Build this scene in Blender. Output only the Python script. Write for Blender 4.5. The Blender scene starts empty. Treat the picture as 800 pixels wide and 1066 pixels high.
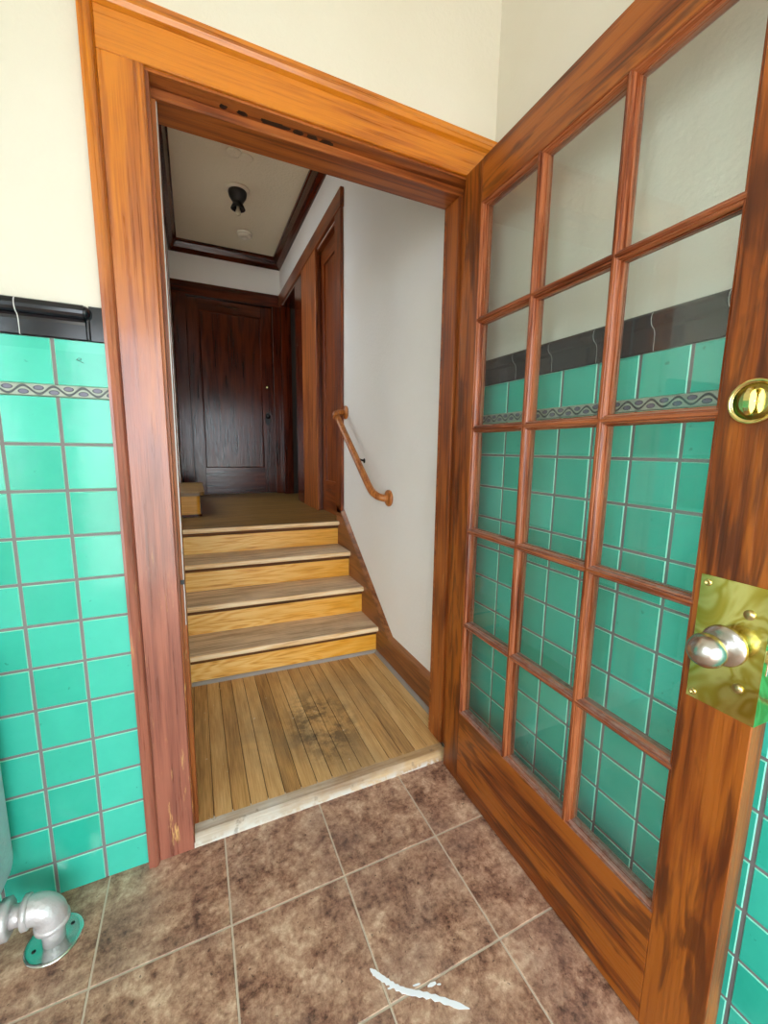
import bpy, bmesh, math, random
from mathutils import Vector, Matrix

SC = bpy.context.scene
COL = SC.collection
random.seed(7)

# ------------------------------------------------------------------ camera
cam_d = bpy.data.cameras.new('camera')
cam = bpy.data.objects.new('camera', cam_d)
COL.objects.link(cam)
SC.camera = cam
cam_d.sensor_fit = 'HORIZONTAL'
cam_d.sensor_width = 36.0
cam_d.lens = 36.0 * 427.62 / 800.0
cam_d.clip_start = 0.02
YAW, PIT, ROLL = math.radians(24.7496), math.radians(8.6585), math.radians(-0.7428)
_f = Vector((math.sin(YAW) * math.cos(PIT), math.cos(YAW) * math.cos(PIT), -math.sin(PIT)))
_r = Vector((math.cos(YAW), -math.sin(YAW), 0))
_d = _f.cross(_r)
_r2 = _r * math.cos(ROLL) + _d * math.sin(ROLL)
_d2 = -_r * math.sin(ROLL) + _d * math.cos(ROLL)
M = Matrix.Identity(4)
for i in range(3):
    M[i][0] = _r2[i]
    M[i][1] = -_d2[i]
    M[i][2] = -_f[i]
M[0][3], M[1][3], M[2][3] = 0.0, -1.236, 1.22
cam.matrix_world = M

# ------------------------------------------------------------------ world: bright hazy daylight outside
world = bpy.data.worlds.new('daylight')
SC.world = world
world.use_nodes = True
wn = world.node_tree
wn.nodes.clear()
wo = wn.nodes.new('ShaderNodeOutputWorld')
bg = wn.nodes.new('ShaderNodeBackground')
bg.inputs['Color'].default_value = (0.83, 0.92, 1.0, 1)
bg.inputs['Strength'].default_value = 8.8
wn.links.new(bg.outputs[0], wo.inputs[0])

# portal in the street doorway guides the sky light indoors
pl = bpy.data.lights.new('doorway_portal', 'AREA')
pl.shape = 'RECTANGLE'
pl.size, pl.size_y = 1.78, 2.24
pl.cycles.is_portal = True
po = bpy.data.objects.new('doorway_portal', pl)
COL.objects.link(po)
po.location = (0.03, -2.77, 1.0)
po.rotation_euler = (math.radians(90), 0, 0)
pl2 = bpy.data.lights.new('stair_fill_portal', 'AREA')  # portal for an unseen opening added to brighten the hall
pl2.shape = 'RECTANGLE'
pl2.size, pl2.size_y = 1.9, 0.95
pl2.cycles.is_portal = True
po2 = bpy.data.objects.new('stair_fill_portal', pl2)
COL.objects.link(po2)
po2.location = (-1.385, 2.425, 3.15)
po2.rotation_euler = (0, math.radians(-90), 0)

pl3 = bpy.data.lights.new('side_window_portal', 'AREA')
pl3.shape = 'RECTANGLE'
pl3.size, pl3.size_y = 1.70, 1.40
pl3.cycles.is_portal = True
po3 = bpy.data.objects.new('side_window_portal', pl3)
COL.objects.link(po3)
po3.location = (-1.145, -1.84, 1.62)
po3.rotation_euler = (0, math.radians(-90), 0)

# hazy sun beside the building: lights the pavement, never enters the doorway directly
sl = bpy.data.lights.new('sun', 'SUN')
sl.energy = 14.0
sl.angle = math.radians(4)
sl.color = (1.0, 0.95, 0.86)
so = bpy.data.objects.new('sun', sl)
COL.objects.link(so)
so.rotation_euler = (0, math.radians(50), 0)

vs = SC.view_settings
vs.view_transform = 'Standard'
vs.look = 'None'
vs.exposure = 0.0
vs.gamma = 1.0
vs.use_curve_mapping = False
cy = SC.cycles
cy.max_bounces = 14
cy.diffuse_bounces = 8
cy.glossy_bounces = 6
cy.transparent_max_bounces = 24
cy.sample_clamp_indirect = 6.0
cy.use_denoising = True

# ------------------------------------------------------------------ node helpers


class NT:
    def __init__(s, name):
        s.m = bpy.data.materials.new(name)
        s.m.use_nodes = True
        s.t = s.m.node_tree
        s.t.nodes.clear()
        s.out = s.n('ShaderNodeOutputMaterial')

    def n(s, typ, **kw):
        nd = s.t.nodes.new(typ)
        for k, v in kw.items():
            setattr(nd, k, v)
        return nd

    def set(s, sock, v):
        if hasattr(v, 'is_linked') or isinstance(v, bpy.types.NodeSocket):
            s.t.links.new(v, sock)
        else:
            if isinstance(v, tuple) and len(v) == 3 and sock.type == 'RGBA':
                v = v + (1,)
            sock.default_value = v

    def math(s, op, a, b=0.0, c=0.0, clamp=False):
        nd = s.n('ShaderNodeMath', operation=op, use_clamp=clamp)
        s.set(nd.inputs[0], a)
        s.set(nd.inputs[1], b)
        s.set(nd.inputs[2], c)
        return nd.outputs[0]

    def mix(s, f, a, b, blend='MIX'):
        nd = s.n('ShaderNodeMix', data_type='RGBA', blend_type=blend)
        s.set(nd.inputs[0], f)
        s.set(nd.inputs[6], a)
        s.set(nd.inputs[7], b)
        return nd.outputs[2]

    def coord(s, rnd=False):
        tc = s.n('ShaderNodeTexCoord')
        v = tc.outputs['Object']
        if rnd:
            oi = s.n('ShaderNodeObjectInfo')
            k = s.math('MULTIPLY', oi.outputs['Random'], 17.0)
            ad = s.n('ShaderNodeVectorMath', operation='ADD')
            s.t.links.new(v, ad.inputs[0])
            s.t.links.new(k, ad.inputs[1])
            v = ad.outputs[0]
        return v

    def scale(s, v, sc, off=(0, 0, 0)):
        mp = s.n('ShaderNodeMapping')
        mp.inputs['Scale'].default_value = sc
        mp.inputs['Location'].default_value = off
        s.t.links.new(v, mp.inputs['Vector'])
        return mp.outputs[0]

    def noise(s, v, scale, detail=3.0, rough=0.55, dist=0.0):
        nd = s.n('ShaderNodeTexNoise')
        s.t.links.new(v, nd.inputs['Vector'])
        nd.inputs['Scale'].default_value = scale
        nd.inputs['Detail'].default_value = detail
        nd.inputs['Roughness'].default_value = rough
        nd.inputs['Distortion'].default_value = dist
        return nd.outputs[0]

    def ramp(s, f, stops):
        nd = s.n('ShaderNodeValToRGB')
        el = nd.color_ramp.elements
        while len(el) < len(stops):
            el.new(0.5)
        for e, (p, c) in zip(el, stops):
            e.position = p
            e.color = c if len(c) == 4 else tuple(c) + (1,)
        s.t.links.new(f, nd.inputs[0])
        return nd.outputs[0]

    def step(s, f, a, b):
        nd = s.n('ShaderNodeMapRange', clamp=True)
        s.set(nd.inputs[0], f)
        nd.inputs[1].default_value, nd.inputs[2].default_value = a, b
        nd.inputs[3].default_value, nd.inputs[4].default_value = 0.0, 1.0
        return nd.outputs[0]

    def sep(s, v):
        nd = s.n('ShaderNodeSeparateXYZ')
        s.t.links.new(v, nd.inputs[0])
        return nd.outputs

    def bsdf(s, color, rough=0.5, metal=0.0, bump=None, bump_d=0.002, coat=0.0, spec=0.5, coat_rough=0.1):
        b = s.n('ShaderNodeBsdfPrincipled')
        s.set(b.inputs['Base Color'], color)
        s.set(b.inputs['Roughness'], rough)
        s.set(b.inputs['Metallic'], metal)
        b.inputs['Specular IOR Level'].default_value = spec
        b.inputs['Coat Weight'].default_value = coat
        b.inputs['Coat Roughness'].default_value = coat_rough
        if bump is not None:
            bp = s.n('ShaderNodeBump')
            bp.inputs['Strength'].default_value = 1.0
            bp.inputs['Distance'].default_value = bump_d
            s.t.links.new(bump, bp.inputs['Height'])
            s.t.links.new(bp.outputs[0], b.inputs['Normal'])
        s.t.links.new(b.outputs[0], s.out.inputs['Surface'])
        return s.m


def srgb(r, g, b):
    f = lambda c: (c / 255 / 12.92) if c / 255 <= 0.04045 else ((c / 255 + 0.055) / 1.055) ** 2.4
    return (f(r), f(g), f(b))


def plain(name, c, rough=0.5, metal=0.0, **kw):
    t = NT(name)
    return t.bsdf(c, rough, metal, **kw)


_AX = {'x': 0, 'y': 1, 'z': 2}


def wood(name, ax, dark, mid, light, rough=0.32, rings=0.5, ringscale=34.0, pores=0.4, coat=0.0, cs=1.0, wear=None, spec=0.5, stain=0.0, flame=0.0, fade=None, wearz=None, side=None, dust=None):
    """grain running along axis ax of the object's own coordinates"""
    t = NT(name)
    v = t.coord(True)
    i = _AX[ax]
    sc = [7.0 * cs] * 3
    sc[i] = 0.85 * cs
    n1 = t.noise(t.scale(v, tuple(sc)), 1.0, 2.5, 0.5, 0.35)
    rg = t.math('MULTIPLY_ADD', t.math('SINE', t.math('MULTIPLY', n1, ringscale)), 0.5, 0.5)
    sp = [120.0 * cs] * 3
    sp[i] = 3.6 * cs
    n2 = t.step(t.noise(t.scale(v, tuple(sp)), 1.0, 3.0, 0.6), 0.27, 0.73)
    sb = [22.0] * 3
    sb[i] = 2.2
    n3 = t.noise(t.scale(v, tuple(sb)), 1.0, 3.0, 0.6)
    f = t.math('ADD', t.math('MULTIPLY', rg, rings), t.math('MULTIPLY', n2, pores))
    f = t.math('ADD', f, t.math('MULTIPLY', n3, 0.9 - rings * 0.55 - pores * 0.5))
    col = t.ramp(f, [(0.22, dark), (0.5, mid), (0.82, light)])
    if stain:
        n5 = t.noise(t.scale(v, (3.0, 3.0, 3.0)), 1.0, 4.0, 0.65)
        col = t.mix(t.math('MULTIPLY', t.step(n5, 0.5, 0.72), stain), col, tuple(c * 0.35 for c in dark))
    if flame:
        fs = [24.0] * 3
        fs[i] = 3.4
        q1 = t.noise(t.scale(v, tuple(fs), (3.1, 1.7, 0.4)), 1.0, 3.0, 0.55, 1.1)
        fs2 = [90.0] * 3
        fs2[i] = 8.0
        q2 = t.noise(t.scale(v, tuple(fs2)), 1.0, 3.0, 0.6)
        q = t.math('ADD', q1, t.math('MULTIPLY_ADD', q2, 0.22, -0.11))
        col = t.mix(t.math('MULTIPLY', t.step(q, 0.50, 0.60), flame), col, dark)
    if side:
        xx = t.sep(t.coord())[0]
        n7 = t.noise(t.scale(v, (2, 2, 6)), 1.0, 3, 0.6)
        sk_ = t.step(t.math('MULTIPLY_ADD', n7, 0.5, xx), -0.55, 0.15)
        col = t.mix(t.math('MULTIPLY', sk_, 0.75), col, t.mix(n2, tuple(c * 0.75 for c in side), side))
    if dust:
        ge = t.n('ShaderNodeNewGeometry')
        nz = t.sep(ge.outputs['Normal'])[2]
        n8 = t.noise(t.coord(), 60, 3, 0.7)
        dk = t.math('MULTIPLY', t.step(nz, 0.25, 0.8), t.step(n8, 0.25, 0.6))
        col = t.mix(t.math('MULTIPLY', dk, 0.7), col, dust)
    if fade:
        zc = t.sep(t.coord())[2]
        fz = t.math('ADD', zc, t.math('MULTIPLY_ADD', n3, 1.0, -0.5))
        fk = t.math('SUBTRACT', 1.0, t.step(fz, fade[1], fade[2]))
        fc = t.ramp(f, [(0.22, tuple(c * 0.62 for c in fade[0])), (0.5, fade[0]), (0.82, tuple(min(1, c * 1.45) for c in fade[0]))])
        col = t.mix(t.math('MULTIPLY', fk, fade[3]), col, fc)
    r = t.math('ADD', rough, t.math('MULTIPLY', n2, 0.14))
    if wear:
        sw = [60.0] * 3
        sw[i] = 7.0
        n4 = t.noise(t.scale(v, tuple(sw)), 1.0, 4.0, 0.7)
        n6 = t.noise(t.scale(v, (2.5, 2.5, 2.5)), 1.0, 3.0, 0.6)
        wf = t.math('MULTIPLY', t.step(n4, 0.60, 0.68), t.step(n6, 0.42, 0.62))
        if wearz:
            wf = t.math('MULTIPLY', wf, t.math('SUBTRACT', 1.0, t.step(t.sep(t.coord())[2], wearz[0], wearz[1])))
        col = t.mix(t.math('MULTIPLY', wf, wear[1]), col, wear[0])
    return t.bsdf(col, r, bump=n2, bump_d=0.0006, coat=coat, spec=spec)


# ------------------------------------------------------------------ geometry helpers


class MB:
    def shear(s, k):
        for v in s.bm.verts:
            v.co.y -= v.co.x * k
        return s

    def __init__(s):
        s.bm = bmesh.new()
        s.mats = []

    def mi(s, m):
        if m not in s.mats:
            s.mats.append(m)
        return s.mats.index(m)

    def box(s, a, b, m, bev=0.0, seg=1):
        a, b = [min(p, q) for p, q in zip(a, b)], [max(p, q) for p, q in zip(a, b)]
        vs_ = [s.bm.verts.new((x, y, z)) for x in (a[0], b[0]) for y in (a[1], b[1]) for z in (a[2], b[2])]
        fs = []
        k = s.mi(m)
        for q in ((0, 1, 3, 2), (4, 6, 7, 5), (0, 4, 5, 1), (2, 3, 7, 6), (0, 2, 6, 4), (1, 5, 7, 3)):
            f = s.bm.faces.new([vs_[i] for i in q])
            f.material_index = k
            fs.append(f)
        if bev:
            es = list({e for f in fs for e in f.edges})
            bmesh.ops.bevel(s.bm, geom=es, offset=bev, segments=seg, affect='EDGES', profile=0.5, material=k)
        return s

    def prism(s, poly, ax, a0, a1, m, smooth=False, lean=None):
        """poly in the two other axes (cyclic order x->(y,z), y->(x,z), z->(x,y)); extruded along ax"""
        k = s.mi(m)

        def P(p, a):
            if ax == 'x':
                return (a, p[0], p[1])
            if ax == 'y':
                return (p[0], a, p[1])
            return (p[0], p[1], a)
        A = [s.bm.verts.new(P(p, a0)) for p in poly]
        B = [s.bm.verts.new(P(p, a1)) for p in poly]
        if lean:
            for v in B:
                v.co += Vector(lean)
        n = len(poly)
        fs = []
        for i in range(n):
            j = (i + 1) % n
            f = s.bm.faces.new((A[i], A[j], B[j], B[i]))
            f.smooth = smooth
            fs.append(f)
        fs.append(s.bm.faces.new(list(reversed(A))))
        fs.append(s.bm.faces.new(B))
        for f in fs:
            f.material_index = k
        return s

    def lathe(s, prof, center, axis, m, n=28, flat_cap=True):
        """prof: list of (r, h) along axis from center"""
        k = s.mi(m)
        ax = Vector(axis).normalized()
        u = ax.orthogonal().normalized()
        w = ax.cross(u)
        c = Vector(center)
        rings = []
        for r, h in prof:
            if r < 1e-6:
                rings.append([s.bm.verts.new(c + ax * h)])
            else:
                rings.append([s.bm.verts.new(c + ax * h + (u * math.cos(2 * math.pi * i / n) + w * math.sin(2 * math.pi * i / n)) * r) for i in range(n)])
        for A, B in zip(rings, rings[1:]):
            for i in range(n):
                j = (i + 1) % n
                if len(A) == 1 and len(B) == 1:
                    continue
                if len(A) == 1:
                    f = s.bm.faces.new((A[0], B[j], B[i]))
                elif len(B) == 1:
                    f = s.bm.faces.new((A[i], A[j], B[0]))
                else:
                    f = s.bm.faces.new((A[i], A[j], B[j], B[i]))
                f.smooth = True
                f.material_index = k
        for R, rev in ((rings[0], True), (rings[-1], False)):
            if len(R) > 1:
                f = s.bm.faces.new(list(reversed(R)) if rev else R)
                f.material_index = k
        return s

    def tube(s, pts, rad, m, n=16):
        k = s.mi(m)
        pts = [Vector(p) for p in pts]
        rr = rad if isinstance(rad, list) else [rad] * len(pts)
        rings = []
        up = None
        for i, p in enumerate(pts):
            d = (pts[min(i + 1, len(pts) - 1)] - pts[max(i - 1, 0)]).normalized()
            if up is None:
                up = d.orthogonal().normalized()
            up = (up - d * up.dot(d)).normalized()
            w = d.cross(up)
            rings.append([s.bm.verts.new(p + (up * math.cos(2 * math.pi * j / n) + w * math.sin(2 * math.pi * j / n)) * rr[i]) for j in range(n)])
        for A, B in zip(rings, rings[1:]):
            for i in range(n):
                j = (i + 1) % n
                f = s.bm.faces.new((A[i], A[j], B[j], B[i]))
                f.smooth = True
                f.material_index = k
        for R, rev in ((rings[0], True), (rings[-1], False)):
            f = s.bm.faces.new(list(reversed(R)) if rev else R)
            f.material_index = k
        return s

    def build(s, name, parent=None, **props):
        bmesh.ops.recalc_face_normals(s.bm, faces=s.bm.faces)
        me = bpy.data.meshes.new(name)
        s.bm.to_mesh(me)
        s.bm.free()
        for m in s.mats:
            me.materials.append(m)
        o = bpy.data.objects.new(name, me)
        COL.objects.link(o)
        if parent:
            o.parent = parent
        for k, v in props.items():
            o[k] = v
        return o


def thing(name, label, cat, loc=(0, 0, 0), rotz=0.0, **props):
    o = bpy.data.objects.new(name, None)
    o.empty_display_size = 0.1
    COL.objects.link(o)
    o.location = loc
    o.rotation_euler = (0, 0, rotz)
    o['label'] = label
    o['category'] = cat
    for k, v in props.items():
        o[k] = v
    return o


def struct_root(name, label, cat, loc=(0, 0, 0)):
    return thing(name, label, cat, loc, kind='structure')


def bez(pts, n=10):
    """Catmull-Rom through pts"""
    P = [Vector(p) for p in pts]
    P = [P[0] * 2 - P[1]] + P + [P[-1] * 2 - P[-2]]
    out = []
    for i in range(1, len(P) - 2):
        for k in range(n):
            t = k / n
            a, b, c, d = P[i - 1], P[i], P[i + 1], P[i + 2]
            out.append(0.5 * ((2 * b) + (c - a) * t + (2 * a - 5 * b + 4 * c - d) * t * t + (3 * b - 3 * c + d - a) * t ** 3))
    out.append(P[-2])
    return out


# ------------------------------------------------------------------ materials
def plaster(name, c, bump_d=0.0015, mott=0.0, c2=None):
    t = NT(name)
    v = t.coord()
    n = t.noise(v, 55, 4, 0.6)
    n2 = t.noise(v, 2.2, 3, 0.55)
    col = c
    if c2:
        col = t.mix(t.math('MULTIPLY', t.step(n2, 0.4, 0.7), mott), c, c2)
    return t.bsdf(col, 0.55, bump=n, bump_d=bump_d, spec=0.3)


M_CREAM = plaster('cream_painted_plaster', srgb(215, 209, 195), 0.0015, 0.35, srgb(207, 198, 178))
M_HALLW = plaster('hall_offwhite_plaster', srgb(244, 243, 240), 0.002, 0.3, srgb(238, 234, 224))
M_HALLC = plaster('hall_ceiling_plaster', srgb(244, 236, 212), 0.005)


def floor_tile():
    t = NT('stone_look_floor_tile')
    v = t.coord()
    x, y, z = t.sep(v)
    cx = t.math('FLOOR', t.math('DIVIDE', t.math('SUBTRACT', x, 0.027), 0.307))
    cyy = t.math('FLOOR', t.math('DIVIDE', t.math('ADD', y, 0.272), 0.307))
    cb = t.n('ShaderNodeCombineXYZ')
    t.set(cb.inputs[0], t.math('MULTIPLY_ADD', cx, 3.7, x))
    t.set(cb.inputs[1], t.math('MULTIPLY_ADD', cyy, 5.3, y))
    w = cb.outputs[0]
    n1 = t.noise(w, 10, 8, 0.72, 0.25)
    n2 = t.noise(w, 60, 5, 0.75, 0.15)
    f = t.math('ADD', t.math('MULTIPLY', n1, 0.62), t.math('MULTIPLY', n2, 0.38))
    col = t.ramp(f, [(0.38, srgb(76, 46, 34)), (0.45, srgb(138, 98, 78)), (0.53, srgb(180, 140, 114)), (0.63, srgb(220, 188, 160))])
    n3 = t.noise(w, 4.5, 3, 0.6)
    col = t.mix(t.math('MULTIPLY', t.step(n3, 0.45, 0.7), 0.3), col, srgb(134, 112, 104))
    n4 = t.noise(w, 75, 2, 0.6)
    col = t.mix(t.math('MULTIPLY', t.step(n4, 0.66, 0.72), 0.7), col, srgb(60, 34, 24))
    return t.bsdf(col, t.math('ADD', 0.34, t.math('MULTIPLY', n2, 0.25)), bump=n2, bump_d=0.0012)


M_FTILE = floor_tile()
M_FGROUT = plain('floor_grout', srgb(196, 178, 158), 0.85)


def wall_tile(name, c1, c2, dz):
    t = NT(name)
    v = t.coord()
    x, y, z = t.sep(v)
    wn_ = t.n('ShaderNodeTexWhiteNoise', noise_dimensions='3D')
    cb = t.n('ShaderNodeCombineXYZ')
    t.set(cb.inputs[0], t.math('FLOOR', t.math('DIVIDE', t.math('ADD', x, 0.173), 0.113)))
    t.set(cb.inputs[1], t.math('FLOOR', t.math('DIVIDE', t.math('ADD', y, 0.127), 0.1115)))
    t.set(cb.inputs[2], t.math('FLOOR', t.math('DIVIDE', t.math('ADD', z, dz), 0.1115)))
    t.t.links.new(cb.outputs[0], wn_.inputs[0])
    n = t.noise(v, 14, 3, 0.6)
    n2 = t.noise(v, 60, 2, 0.5)
    f = t.math('ADD', t.math('MULTIPLY', wn_.outputs[0], 0.65), t.math('MULTIPLY', n, 0.5))
    col = t.mix(f, c1, c2)
    col = t.mix(t.math('MULTIPLY', t.step(n2, 0.7, 0.76), 0.5), col, tuple(q * 0.45 for q in c1))
    return t.bsdf(col, 0.13, bump=n, bump_d=0.0006, spec=0.5)


M_TILE = wall_tile('turquoise_glazed_tile', srgb(28, 162, 137), srgb(72, 194, 171), 0.010)
M_TILEE = plain('turquoise_tile_edge', srgb(140, 224, 198), 0.3)
M_GROUT = plain('wall_grout', srgb(122, 116, 114), 0.9)
M_BLACK = plain('black_glazed_tile', srgb(20, 20, 26), 0.14)
M_WGROUT = plain('white_cap_grout', srgb(205, 205, 200), 0.8)


def border_mat(name, axis, z0, z1, off):
    t = NT(name)
    v = t.coord()
    s_ = t.sep(v)
    u = t.math('FRACT', t.math('DIVIDE', t.math('ADD', s_[axis], off), 0.0572))
    zz = t.math('SUBTRACT', s_[2], (z0 + z1) / 2)
    H = (z1 - z0) / 2
    wv = t.math('MULTIPLY', t.math('SINE', t.math('MULTIPLY', u, 2 * math.pi)), H * 0.68)
    dv = t.math('ABSOLUTE', t.math('SUBTRACT', zz, wv))
    vine = t.math('SUBTRACT', 1.0, t.step(dv, 0.0018, 0.0032))

    def leaf(uc, zc):
        a = t.math('DIVIDE', t.math('MULTIPLY', t.math('SUBTRACT', u, uc), 0.0572), 0.0105)
        b = t.math('DIVIDE', t.math('SUBTRACT', zz, zc), 0.0056)
        return t.math('ADD', t.math('MULTIPLY', a, a), t.math('MULTIPLY', b, b))
    d1 = t.math('MINIMUM', leaf(0.25, -H * 0.36), leaf(0.75, H * 0.36))
    lf = t.math('SUBTRACT', 1.0, t.step(d1, 0.75, 1.0))
    rim = t.math('MULTIPLY', lf, t.step(d1, 0.5, 0.7))
    n = t.noise(v, 40, 3, 0.6)
    base = t.mix(n, srgb(128, 142, 128), srgb(176, 182, 164))
    c = t.mix(lf, base, srgb(96, 94, 112))
    c = t.mix(rim, c, srgb(44, 46, 54))
    c = t.mix(vine, c, srgb(58, 66, 64))
    h = t.math('MAXIMUM', vine, lf)
    return t.bsdf(c, 0.3, bump=h, bump_d=0.003)


M_BORDL = border_mat('vine_border_tile', 0, 1.3335, 1.3600, 0.02)
M_BORDR = border_mat('vine_border_tile_right', 1, 1.3175, 1.3440, 0.0)

# woods
ORD, ORM, ORL = srgb(128, 62, 6), srgb(172, 92, 8), srgb(200, 118, 20)
WEAR = (srgb(226, 178, 110), 0.8)
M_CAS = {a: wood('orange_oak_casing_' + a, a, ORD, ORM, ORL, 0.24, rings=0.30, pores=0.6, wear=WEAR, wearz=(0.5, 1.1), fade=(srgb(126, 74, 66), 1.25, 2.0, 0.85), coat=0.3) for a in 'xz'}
M_JAMB = {a: wood('brown_oak_jamb_' + a, a, srgb(70, 30, 10), srgb(128, 62, 20), srgb(166, 92, 36), 0.36, rings=0.3, pores=0.5, wear=WEAR, wearz=(0.6, 1.3)) for a in 'xz'}
DD, DM, DL = srgb(66, 25, 5), srgb(124, 59, 11), srgb(152, 81, 20)
M_DOOR = {a: wood('oak_door_' + a, a, DD, DM, DL, 0.30, rings=0.5, ringscale=30, pores=0.5, flame=0.7) for a in 'xz'}
M_MUN = {a: wood('oak_muntin_' + a, a, srgb(58, 20, 8), srgb(112, 50, 22), srgb(160, 90, 52), 0.2, rings=0.15, pores=0.8, dust=srgb(150, 126, 118)) for a in 'xz'}
DKD, DKM, DKL = srgb(30, 7, 2), srgb(62, 18, 5), srgb(88, 32, 10)
M_DARK = {a: wood('dark_red_wood_' + a, a, DKD, DKM, DKL, 0.10, rings=0.3, pores=0.4, cs=0.8) for a in 'xyz'}
M_REDW = {a: wood('reddish_brown_wood_' + a, a, srgb(54, 18, 6), srgb(100, 42, 14), srgb(140, 70, 24), 0.26, rings=0.3, pores=0.45) for a in 'xyz'}
M_STRING = {a: wood('brown_skirting_wood_' + a, a, srgb(74, 38, 16), srgb(120, 70, 34), srgb(152, 96, 54), 0.34, rings=0.3, pores=0.5) for a in 'yz'}
M_RISER = wood('yellow_varnished_oak', 'x', srgb(176, 112, 44), srgb(226, 166, 76), srgb(240, 196, 118), 0.34, rings=0.3, ringscale=110, pores=0.6, side=srgb(240, 164, 18))
M_TREAD = wood('worn_grey_brown_tread', 'x', srgb(132, 108, 84), srgb(200, 172, 140), srgb(230, 206, 174), 0.5, rings=0.2, pores=0.7, stain=0.3)
M_NOSESHADE = wood('nosing_shadow_wood', 'x', srgb(44, 26, 12), srgb(84, 50, 22), srgb(112, 70, 34), 0.5, rings=0.2, pores=0.5)  # shadow tone for the strips below the nosings
M_NOSE = wood('bare_tan_nosing', 'x', srgb(180, 132, 80), srgb(230, 188, 132), srgb(246, 220, 178), 0.5, rings=0.2, pores=0.6)
M_LAND = wood('dark_landing_boards', 'x', srgb(64, 44, 20), srgb(108, 80, 38), srgb(140, 106, 54), 0.3, rings=0.25, pores=0.55)
M_RAIL = wood('honey_handrail_wood', 'z', srgb(92, 44, 14), srgb(150, 82, 32), srgb(186, 116, 54), 0.26, rings=0.15, pores=0.6)


def hall_boards():
    t = NT('strip_oak_floor')
    v = t.coord()
    x, y, z = t.sep(v)
    bid = t.math('FLOOR', t.math('DIVIDE', x, 0.0575))
    wn_ = t.n('ShaderNodeTexWhiteNoise', noise_dimensions='1D')
    t.set(wn_.inputs['W'], bid)
    r = wn_.outputs[0]
    cb = t.n('ShaderNodeCombineXYZ')
    t.set(cb.inputs[0], x)
    t.set(cb.inputs[1], t.math('MULTIPLY_ADD', r, 9.0, y))
    t.set(cb.inputs[2], t.math('MULTIPLY', r, 5.0))
    w = cb.outputs[0]
    n1 = t.noise(t.scale(w, (28, 2.4, 1)), 1.0, 4, 0.6, 0.4)
    n2 = t.noise(t.scale(w, (240, 9, 1)), 1.0, 3, 0.6)
    f = t.math('ADD', t.math('ADD', t.math('MULTIPLY', n1, 0.5), t.math('MULTIPLY', n2, 0.4)), t.math('MULTIPLY_ADD', r, 0.22, -0.06))
    col = t.ramp(f, [(0.26, srgb(128, 88, 46)), (0.48, srgb(198, 152, 92)), (0.72, srgb(232, 194, 136))])
    # worn grey traffic area and dark stains
    n3 = t.noise(t.scale(v, (3.2, 2.4, 1)), 1.0, 4, 0.62, 0.5)
    dx = t.math('DIVIDE', t.math('SUBTRACT', x, 0.42), 0.42)
    dy = t.math('DIVIDE', t.math('SUBTRACT', y, 0.42), 0.52)
    rad = t.math('ADD', t.math('MULTIPLY', dx, dx), t.math('MULTIPLY', dy, dy))
    worn = t.math('MULTIPLY', t.math('SUBTRACT', 1.0, t.step(rad, 0.1, 1.1)), t.step(n3, 0.38, 0.62))
    col = t.mix(t.math('MULTIPLY', worn, 0.75), col, srgb(132, 112, 84))
    n5 = t.noise(v, 16, 5, 0.7)
    dx2 = t.math('DIVIDE', t.math('SUBTRACT', x, 0.45), 0.16)
    dy2 = t.math('DIVIDE', t.math('SUBTRACT', y, 0.36), 0.27)
    r2 = t.math('ADD', t.math('MULTIPLY', dx2, dx2), t.math('MULTIPLY', dy2, dy2))
    blot = t.math('MULTIPLY', t.math('SUBTRACT', 1.0, t.step(r2, 0.1, 1.2)), t.step(n5, 0.42, 0.58))
    col = t.mix(t.math('MULTIPLY', blot, 0.75), col, srgb(62, 48, 36))
    n6 = t.noise(v, 30, 2, 0.5)
    col = t.mix(t.math('MULTIPLY', t.step(n6, 0.73, 0.76), 0.7), col, srgb(216, 200, 180))
    return t.bsdf(col, t.math('MULTIPLY_ADD', n2, 0.2, 0.34), bump=n2, bump_d=0.0008)


M_BOARD = hall_boards()
M_GAP = plain('board_gap', srgb(44, 26, 12), 0.9)


def threshold_mat():
    t = NT('worn_threshold_wood')
    v = t.coord()
    x, y, z = t.sep(v)
    n1 = t.noise(t.scale(v, (3, 40, 40)), 1.0, 4, 0.6)
    n2 = t.noise(v, 9, 4, 0.65)
    wd = t.ramp(n1, [(0.3, srgb(150, 110, 70)), (0.7, srgb(206, 172, 126))])
    gr = t.ramp(n1, [(0.3, srgb(164, 150, 134)), (0.7, srgb(220, 212, 200))])
    k = t.math('ADD', t.math('MULTIPLY', t.step(n2, 0.3, 0.7), 0.7), t.math('MULTIPLY_ADD', x, -0.9, 0.45), clamp=True)
    col = t.mix(k, wd, gr)
    # chipped white paint along the front lip
    lip = t.math('MULTIPLY', t.math('SUBTRACT', 1.0, t.step(y, -0.005, 0.003)), t.step(t.noise(v, 30, 3, 0.6), 0.42, 0.55))
    col = t.mix(lip, col, srgb(206, 200, 190))
    n4 = t.noise(v, 26, 3, 0.6)
    col = t.mix(t.math('MULTIPLY', t.step(n4, 0.64, 0.72), 0.5), col, srgb(110, 92, 76))
    return t.bsdf(col, 0.6, bump=n1, bump_d=0.002)


M_THR = threshold_mat()


def brass(name, c1, c2, r=0.16):
    t = NT(name)
    v = t.coord()
    n = t.noise(v, 9, 2, 0.5, 1.6)
    b = t.math('MULTIPLY_ADD', t.math('SINE', t.math('MULTIPLY', n, 34.0)), 0.5, 0.5)
    n2 = t.noise(v, 220, 2, 0.6)
    return t.bsdf(t.mix(b, c1, c2), t.math('MULTIPLY_ADD', n2, 0.06, r - 0.04), 1.0, bump=n, bump_d=0.0006)


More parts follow.
